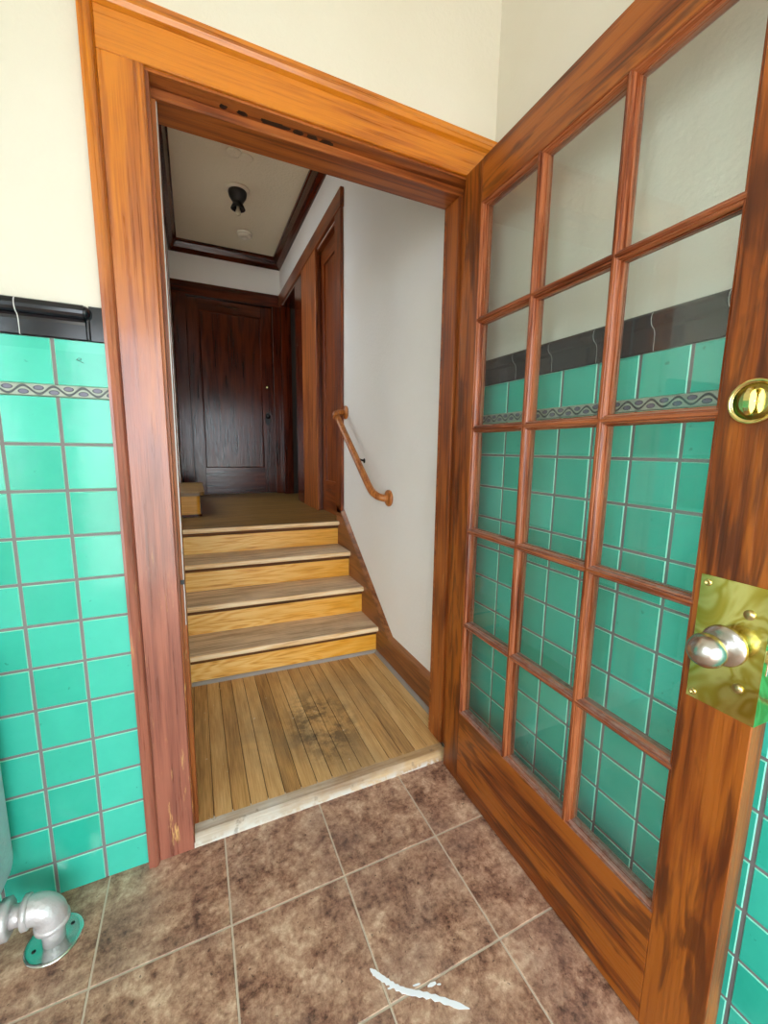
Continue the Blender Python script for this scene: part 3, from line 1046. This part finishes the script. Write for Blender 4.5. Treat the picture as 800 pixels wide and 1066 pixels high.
# local: x to the left is negative, y depth from riser 1 (at right end)
RUN, ry = 0.237, [0.0, 0.233, 0.472, 0.709]
tz = [0.196, 0.365, 0.536, 0.705]
LX = -1.034
zb_ = [0.03] + tz
for k in range(4):
    mb = MB()
    mb.box((LX, ry[k], zb_[k] - 0.0), (0.0, ry[k] + 0.02, tz[k] - 0.034), M_RISER)
    mb.shear(0.042).build('riser', sr)
for k in range(4):
    y0 = ry[k] - 0.033
    y1 = ry[k + 1] + 0.002 if k < 3 else ry[k] + 0.09
    mb = MB()
    P = []
    for a in (90, 60, 30, 0, -30, -60, -90):
        P.append((y0 + 0.008 - 0.008 * math.cos(math.radians(a)), tz[k] - 0.014 + 0.014 * math.sin(math.radians(a))))
    P = [(y1, tz[k])] + P + [(y1, tz[k] - 0.028)]
    xr_ = 0.0045 if k < 3 else 0.0
    mb.prism(P, 'x', LX, xr_, M_TREAD if k < 3 else M_LAND)
    kn = mb.mi(M_NOSE)
    mb.bm.faces.ensure_lookup_table()
    for f in mb.bm.faces:
        cc = f.calc_center_median()
        if cc.y < y0 + 0.0085 and abs(f.normal.x) < 0.5:
            f.material_index = kn
    mb.shear(0.042).build('tread', sr)
    MB().prism([(ry[k], tz[k] - 0.0285), (ry[k] - 0.010, tz[k] - 0.0285), (ry[k] - 0.009, tz[k] - 0.036), (ry[k] - 0.004, tz[k] - 0.046), (ry[k], tz[k] - 0.054)], 'x', LX, 0.0, M_NOSESHADE).shear(0.042).build('nosing_shadow_strip', sr, label='dark strip standing in for the shadow under the nosing')  # shade below the nosing, built as a dark strip
MB().prism([(-0.0005, 0.03), (-0.013, 0.03), (-0.012, 0.040), (-0.006, 0.046), (-0.0005, 0.047)], 'x', LX, -0.0, M_GREYSHOE).shear(0.042).build('shoe_moulding', sr, label='grey painted shoe moulding')

# wall stringer and skirting in one run along the right hall wall
sk = struct_root('baseboard_right', 'brown wooden skirting that rises as a stringer beside the steps', 'skirting')
mb = MB()
mb.prism([(0.146, 0.03), (1.60, 0.03), (1.60, 0.64), (1.60, 0.83), (1.498, 0.775), (0.685, 0.172), (0.146, 0.172)], 'x', 0.925, HR, M_STRING['y'])
mb.build('skirting_board', sk)
capz = [(0.146, 0.172), (0.685, 0.172), (1.498, 0.775)]
mb = MB()
k = mb.mi(M_STRING['y'])
cpf = [(0.0, 0.0), (0.003, 0.0), (0.003, 0.006), (-0.004, 0.016), (-0.012, 0.024), (-0.0195, 0.030), (-0.0195, 0.0)]
ringsv = []
for i, (y, z) in enumerate(capz):
    if i == 0:
        nrm = Vector((0, 0, 1))
    elif i == 1:
        a = math.atan2(0.603, 0.813)
        nrm = Vector((0, -math.sin(a / 2), math.cos(a / 2))) / math.cos(a / 2)
    else:
        a = math.atan2(0.603, 0.813)
        nrm = Vector((0, -math.sin(a), math.cos(a)))
    ringsv.append([mb.bm.verts.new(Vector((0.925 - o, y, z)) + nrm * w) for o, w in cpf])
for A, B in zip(ringsv, ringsv[1:]):
    for i in range(len(A)):
        j = (i + 1) % len(A)
        mb.bm.faces.new((A[i], A[j], B[j], B[i]))
mb.bm.faces.new(ringsv[0])
mb.bm.faces.new(list(reversed(ringsv[-1])))
mb.build('cap_moulding', sk)
mb = MB()
mb.prism([(0.9248, 0.03), (0.910, 0.03), (0.912, 0.040), (0.918, 0.047), (0.9248, 0.048)], 'y', 0.146, 0.845, M_GREYSHOE)
mb.build('shoe_moulding', sk, label='grey scuffed shoe moulding')

# ------------------------------------------------------------------ handrail
hr = thing('handrail', 'short sloping round wooden handrail on the white hall wall', 'handrail', (HR, 0.75, 0.96))
X0 = -0.078
W = lambda x, y, z: (x, y - 0.75, z - 0.96)
path = bez([W(-0.012, 0.745, 0.962), W(-0.040, 0.752, 0.964), W(-0.066, 0.782, 0.978), W(X0, 0.845, 1.018), W(X0, 1.07, 1.184), W(X0, 1.34, 1.384)], 8)
mb = MB()
mb.tube(path + [Vector(W(X0, 1.425, 1.447))], 0.0195, M_RAIL, 20)
mb.build('rail', hr)
mb = MB()
mb.tube([W(X0 - 0.008, 1.392, 1.424), W(X0 - 0.002, 1.425, 1.449), W(X0 + 0.020, 1.440, 1.458), W(-0.012, 1.440, 1.462)], [0.0198, 0.0205, 0.0195, 0.0185], M_RAIL, 20)
mb.build('return_end', hr)
for (y, z) in ((0.745, 0.962), (1.440, 1.462)):
    mb = MB()
    mb.lathe([(0.044, 0.0), (0.045, 0.006), (0.043, 0.012), (0.034, 0.017), (0.026, 0.019)], W(-0.0005, y, z), (-1, 0, 0), M_RAIL, 32)
    mb.build('rosette', hr)
mb = MB()
mb.lathe([(0.015, 0.0), (0.015, 0.003), (0.008, 0.006)], W(-0.0003, 1.11, 1.150), (-1, 0, 0), M_BLK, 18)
mb.tube(bez([W(-0.004, 1.11, 1.150), W(-0.05, 1.10, 1.165), W(X0, 1.095, 1.188)], 6), 0.006, M_BLK, 10)
mb.build('bracket', hr, label='dark metal bracket')

# ------------------------------------------------------------------ hall end door
ed = thing('panel_door', 'dark glossy single-panel door at the far end of the hall', 'door', (0.0, 3.64, LZ))
ex0, ex1, eh = 0.004, 0.851, 2.026
g = MB()
MB().box((ex0, 0, 0.008), (0.113, 0.04, eh), M_DARK['z'], 0.002).build('stile', ed)
MB().box((0.735, 0, 0.008), (ex1, 0.04, eh), M_DARK['z'], 0.002).build('stile', ed)
MB().box((0.113, 0, 0.008), (0.735, 0.04, 0.29), M_DARK['x'], 0.001).build('rail', ed)
MB().box((0.113, 0, 1.912), (0.735, 0.04, eh), M_DARK['x'], 0.001).build('rail', ed)
MB().box((0.108, 0.014, 0.285), (0.74, 0.03, 1.917), M_DARK['z']).build('panel', ed)
mb = MB()
bp_ = [(0, 0), (0.004, 0.0), (0.014, 0.008), (0.014, 0.014), (0, 0.014)]
mb.prism([(0.113 + p, q) for p, q in bp_], 'z', 0.29, 1.912, M_DARK['z'])
mb.prism([(0.735 - p, q) for p, q in bp_], 'z', 0.29, 1.912, M_DARK['z'])
mb.prism([(q, 0.29 + p) for p, q in bp_], 'x', 0.113, 0.735, M_DARK['x'])
mb.prism([(q, 1.912 - p) for p, q in bp_], 'x', 0.113, 0.735, M_DARK['x'])
mb.build('panel_bead', ed)
mb = MB()
ov = []
for i in range(28):
    a = 2 * math.pi * i / 28
    ov.append((0.783 + 0.027 * math.cos(a), 0.84 + 0.072 * math.copysign(abs(math.sin(a)) ** 0.75, math.sin(a))))
mb.prism(ov, 'y', -0.004, 0.0, M_BLK)
es = mb.build('escutcheon', ed, label='black oval escutcheon')
mb = MB()
mb.lathe([(0.008, 0.0), (0.008, 0.02), (0.021, 0.03), (0.024, 0.042), (0.018, 0.052), (0.0, 0.055)], (0.783, -0.004, 0.862), (0, -1, 0), M_BLK, 20)
mb.build('knob', ed, label='black door knob')
mb = MB()
mb.lathe([(0.014, 0.0), (0.014, 0.006), (0.009, 0.009), (0.0, 0.009)], (0.787, 0.0, 1.185), (0, -1, 0), M_BRASS2, 20)
mb.build('lock_cylinder', ed, label='small brass lock cylinder')

ec = struct_root('trim_6', 'dark red-brown casing around the hall-end door', 'door frame')
MB().box((HLW + 0.001, 3.580, LZ), (0.0, 3.602, 2.7335), M_DARK['z'], 0.003).build('side_casing', ec)
MB().box((0.855, 3.580, LZ), (0.9445, 3.602, 2.7335), M_DARK['z'], 0.003).build('side_casing', ec)
MB().box((HLW + 0.001, 3.578, 2.7335), (0.9445, 3.602, 2.855), M_DARK['x'], 0.0005).build('head_casing', ec)
MB().box((0.0, 3.602, LZ), (0.0035, 3.70, 2.74), M_DARK['z']).build('jamb', ec)
MB().box((0.8515, 3.602, LZ), (0.855, 3.70, 2.74), M_DARK['z']).build('jamb', ec)
MB().box((0.0035, 3.602, 2.7345), (0.8515, 3.70, 2.74), M_DARK['x']).build('head_jamb', ec)

# ------------------------------------------------------------------ right-hand doors of the landing
sc_ = struct_root('trim_7', 'reddish-brown casing of the two doorways on the right of the landing', 'door frame')
XF = 0.925
MB().box((XF, 1.490, 0.765), (HR, 1.618, 2.738), M_REDW['z'], 0.003).build('side_casing', sc_)
MB().box((XF, SD1 - 0.06, LZ), (HR, 2.56, 2.738), M_JAMB['z'], 0.003).build('side_casing', sc_, label='orange-brown casing between two doorways')
MB().box((XF - 0.004, 1.480, 2.738), (HR, 3.585, 2.852), M_REDW['y'], 0.003).build('head_casing', sc_)
MB().box((XF + 0.006, 2.56, LZ), (HR, 2.84, 2.738), M_DARK['z'], 0.002).build('side_casing', sc_)
MB().box((HR, SD0 + 0.0, LZ), (HR + 0.15, SD0 + 0.018, 2.735), M_REDW['z']).build('jamb', sc_)
MB().box((HR, SD1 - 0.018, LZ), (HR + 0.15, SD1, 2.735), M_REDW['z']).build('jamb', sc_)
MB().box((HR, SD0, 2.717), (HR + 0.15, SD1, 2.735), M_REDW['y']).build('head_jamb', sc_)
MB().box((HR - 0.018, FD1 - 0.018, LZ), (HR + 0.085, FD1 + 0.06, 2.735), M_DARK['z'], 0.002).build('jamb', sc_)
MB().box((HR, FD0, LZ), (HR + 0.15, FD0 + 0.018, 2.735), M_DARK['z']).build('jamb', sc_)
MB().box((HR, FD0, 2.717), (HR + 0.15, FD1, 2.735), M_DARK['y']).build('head_jamb', sc_)

sd = thing('panel_door', 'reddish-brown panelled door on the right just above the handrail', 'door', (HR + 0.03, SD0 + 0.02, LZ))
sw = SD1 - SD0 - 0.04
MB().box((0, 0, 0.006), (0.04, 0.10, 2.008), M_REDW['z'], 0.002).build('stile', sd)
MB().box((0, sw - 0.10, 0.006), (0.04, sw, 2.008), M_REDW['z'], 0.002).build('stile', sd)
MB().box((0, 0.10, 0.006), (0.04, sw - 0.10, 0.26), M_REDW['y'], 0.001).build('rail', sd)
MB().box((0, 0.10, 1.90), (0.04, sw - 0.10, 2.008), M_REDW['y'], 0.001).build('rail', sd)
MB().box((0.014, 0.09, 0.25), (0.03, sw - 0.09, 1.91), M_REDW['z']).build('panel', sd)

# ------------------------------------------------------------------ side stair: starting step at the left of the landing
bs = thing('starting_step', 'low rounded wooden step at the left edge of the landing', 'step', (HLW, 2.08, LZ))
mb = MB()
sx, sy0, sy1, shh = 0.152, 0.03, 0.93, 0.185


def bull(x0, x1, y0, y1, r, n=8):
    P = [(x0, y0)]
    for i in range(n + 1):
        a = math.radians(-90 + 90 * i / n)
        P.append((x1 - r + r * math.cos(a), y0 + r + r * math.sin(a)))
    P += [(x1, y1), (x0, y1)]
    return P


mb.prism(bull(-0.10, sx, sy0, sy1, 0.03), 'z', 0.0, shh - 0.028, M_RISER)
mb.build('riser', bs)
mb = MB()
mb.prism(bull(-0.10, sx + 0.032, sy0 - 0.03, sy1 + 0.02, 0.045), 'z', shh - 0.028, shh, M_LAND)
mb.build('tread', bs)
mb = MB()
mb.prism(bull(-0.10, sx + 0.010, sy0 - 0.010, sy1, 0.035), 'z', 0.0, 0.016, M_DARK['y'])
mb.build('shoe_moulding', bs, label='dark shoe moulding')
st2 = thing('side_stair', 'wooden side stair climbing left beyond the starting step', 'stairs', (-0.24, 1.82, LZ))
for k in range(4):
    MB().box((-0.02 - 0.25 * k, 0.0, 0.0), (-0.25 - 0.25 * k, 1.20, 0.172 * (k + 2) - 0.03), M_RISER).build('riser', st2)
    MB().box((0.008 - 0.25 * k, 0.0, 0.172 * (k + 2) - 0.03), (-0.25 - 0.25 * k, 1.20, 0.172 * (k + 2)), M_TREAD, 0.004).build('tread', st2)

# ------------------------------------------------------------------ hall ceiling fittings
cl = thing('ceiling_light', 'bare bulb in a black socket on the hall ceiling', 'lamp', (0.415, 2.48, HH))
MB().lathe([(0.092, 0.0), (0.092, -0.012), (0.080, -0.018)], (0, 0, 0), (0, 0, 1), M_WPLAST, 32).build('canopy', cl, label='pale round canopy')
MB().lathe([(0.068, -0.010), (0.070, -0.03), (0.064, -0.055), (0.045, -0.085), (0.036, -0.10), (0.044, -0.115), (0.055, -0.14), (0.050, -0.143), (0.02, -0.12)], (0, 0, 0), (0, 0, 1), M_BLK, 32).build('socket', cl)
MB().lathe([(0.010, -0.118), (0.012, -0.138), (0.018, -0.152), (0.021, -0.166), (0.018, -0.178), (0.009, -0.186), (0.0, -0.188)], (0, 0, 0), (0, 0, 1), M_BULB, 24).build('bulb', cl)
sd_ = thing('smoke_detector', 'ivory round smoke detector on ceiling beyond the bulb', 'smoke detector', (0.54, 3.15, HH))
MB().lathe([(0.070, 0.0), (0.070, -0.012), (0.066, -0.016)], (0, 0, 0), (0, 0, 1), M_WPLAST, 36).build('base', sd_)
MB().lathe([(0.064, -0.014), (0.062, -0.030), (0.050, -0.040), (0.028, -0.043), (0.026, -0.039), (0.0, -0.039)], (0, 0, 0), (0, 0, 1), M_WPLAST, 36).build('cover', sd_)
cp_ = thing('ceiling_cover_plate', 'pale round blank plate on hall ceiling nearest the doorway', 'cover plate', (0.395, 2.07, HH))
MB().lathe([(0.052, 0.0), (0.050, -0.006), (0.030, -0.009), (0.0, -0.010)], (-0.04, -0.01, 0), (0, 0, 1), M_HALLC, 32).build('plate', cp_)
MB().lathe([(0.050, 0.0), (0.048, -0.005), (0.044, -0.007), (0.0, -0.007)], (0.04, 0.012, 0), (0, 0, 1), M_HALLC, 32).build('plate', cp_)

# ------------------------------------------------------------------ radiator and its pipe
rd = thing('radiator', 'grey-white cast iron radiator left of the turquoise tiles', 'radiator', (-0.464, -0.115, 0.0))
ns = 7
for k in range(ns):
    xk = -0.032 - 0.066 * k
    mb = MB()
    P = []
    for cyc, zc, a0 in ((0.05, 0.72, 0), (-0.05, 0.72, 90), (-0.05, 0.20, 180), (0.05, 0.20, 270)):
        for i in range(5):
            a = math.radians(a0 + i * 22.5)
            P.append((cyc + 0.035 * math.cos(a), zc + 0.035 * math.sin(a)))
    mb.prism(P, 'x', xk - 0.031, xk + 0.031, M_RADI)
    bmesh.ops.bevel(mb.bm, geom=[e for e in mb.bm.edges if abs((e.verts[0].co - e.verts[1].co).x) < 1e-6], offset=0.014, segments=3, affect='EDGES', profile=0.5)
    mb.build('section', rd)
for yy in (-0.05, 0.05):
    for kk in (1, ns - 1):
        mb = MB()
        xk = -0.032 - 0.066 * kk
        mb.lathe([(0.026, 0.0), (0.020, 0.03), (0.022, 0.17)], (xk, yy, 0.0), (0, 0, 1), M_RADI, 16)
        mb.build('foot', rd)

rp = thing('radiator_pipe', 'silver elbow pipe entering the floor beside the radiator', 'pipe', (-0.378, -0.124, 0.0))
zc = 0.105
R_ = 0.0235
mb = MB()
mb.tube([(0.0, 0.0, 0.0), (0.0, 0.0, 0.062)], R_, M_SILVER, 24)
mb.build('vertical_pipe', rp)
mb = MB()
el = [(0.0, 0.0, 0.052), (0.0, 0.0, 0.070)] + [(-0.036 + 0.036 * math.cos(math.radians(a)), 0.0, 0.070 + 0.036 * math.sin(math.radians(a))) for a in range(10, 91, 8)] + [(-0.046, 0.0, 0.106)]
rr = [0.0335, 0.0335] + [0.0325] * 11 + [0.0335]
mb.tube(el, rr, M_SILVER, 24)
mb.lathe([(0.033, 0.0), (0.0365, 0.002), (0.0365, 0.012), (0.033, 0.014)], (0, 0, 0.050), (0, 0, 1), M_SILVER, 24)
mb.lathe([(0.033, 0.0), (0.0365, 0.002), (0.0365, 0.012), (0.033, 0.014)], (-0.038, 0, 0.106), (-1, 0, 0), M_SILVER, 24)
mb.build('elbow', rp)
mb = MB()
mb.tube([(-0.046, 0, 0.106), (-0.082, 0, 0.106)], R_, M_SILVER, 24)
mb.build('nipple', rp)
mb = MB()
mb.lathe([(0.034, 0.0), (0.043, 0.002), (0.043, 0.022), (0.034, 0.024)], (-0.074, 0, 0.106), (-1, 0, 0), M_SILVER, 8)
mb.build('union_nut', rp)
mb = MB()
mb.lathe([(0.0, 0.0), (0.060, 0.0), (0.060, 0.003), (0.055, 0.0045), (0.050, 0.003), (0.026, 0.0032), (0.0, 0.0032)], (0.0, 0.0, 0.0), (0, 0, 1), M_CHROME, 40)
fp = mb.build('floor_flange', rp, label='round chrome floor flange')
for a in (35, 200):
    mb = MB()
    mb.lathe([(0.0045, 0.0), (0.0045, 0.0006), (0.0, 0.0007)], (0.040 * math.cos(math.radians(a)), 0.040 * math.sin(math.radians(a)), 0.0032), (0, 0, 1), M_BLK, 12)
    mb.build('screw_hole', fp)

# ------------------------------------------------------------------ white paint smear on the floor
mb = MB()
k = mb.mi(M_WPAINT)
cl_ = bez([(0.318, -0.500, 0), (0.340, -0.530, 0), (0.372, -0.566, 0), (0.425, -0.602, 0), (0.492, -0.656, 0)], 8)
wd = [0.001, 0.004, 0.006, 0.004, 0.005, 0.008, 0.006, 0.009]
L_, R2 = [], []
for i, p in enumerate(cl_):
    d = (cl_[min(i + 1, len(cl_) - 1)] - cl_[max(i - 1, 0)]).normalized()
    nn = Vector((-d.y, d.x, 0))
    q = 0.0055 * (0.4 + 0.8 * abs(math.sin(i * 1.7))) + 0.002
    if i in (0, len(cl_) - 1):
        q = 0.0006
    elif i in (1, len(cl_) - 2):
        q *= 0.5
    L_.append((p + nn * q * 0.6))
    R2.append((p - nn * q))
top = [mb.bm.verts.new((p.x, p.y, 0.0009)) for p in L_ + R2[::-1]]
n = len(L_)
for i in range(n - 1):
    mb.bm.faces.new((top[i], top[i + 1], top[2 * n - 2 - i], top[2 * n - 1 - i]))
ex = bmesh.ops.extrude_face_region(mb.bm, geom=list(mb.bm.faces))
for v in [e for e in ex['geom'] if isinstance(e, bmesh.types.BMVert)]:
    v.co.z = 0.0002
for (fx, fy, r_) in ((0.438, -0.586, 0.006), (0.452, -0.592, 0.004), (0.405, -0.572, 0.005), (0.347, -0.552, 0.004)):
    P_ = [mb.bm.verts.new((fx + r_ * 2.0 * math.cos(a * 0.9) * random.uniform(0.6, 1.2), fy + r_ * 0.7 * math.sin(a * 0.9) * random.uniform(0.6, 1.2) - 0.3 * r_ * math.cos(a * 0.9), 0.0007)) for a in range(7)]
    mb.bm.faces.new(P_)
mb.build('paint_smear', label='white paint smear across the brown floor tiles', category='paint mark')
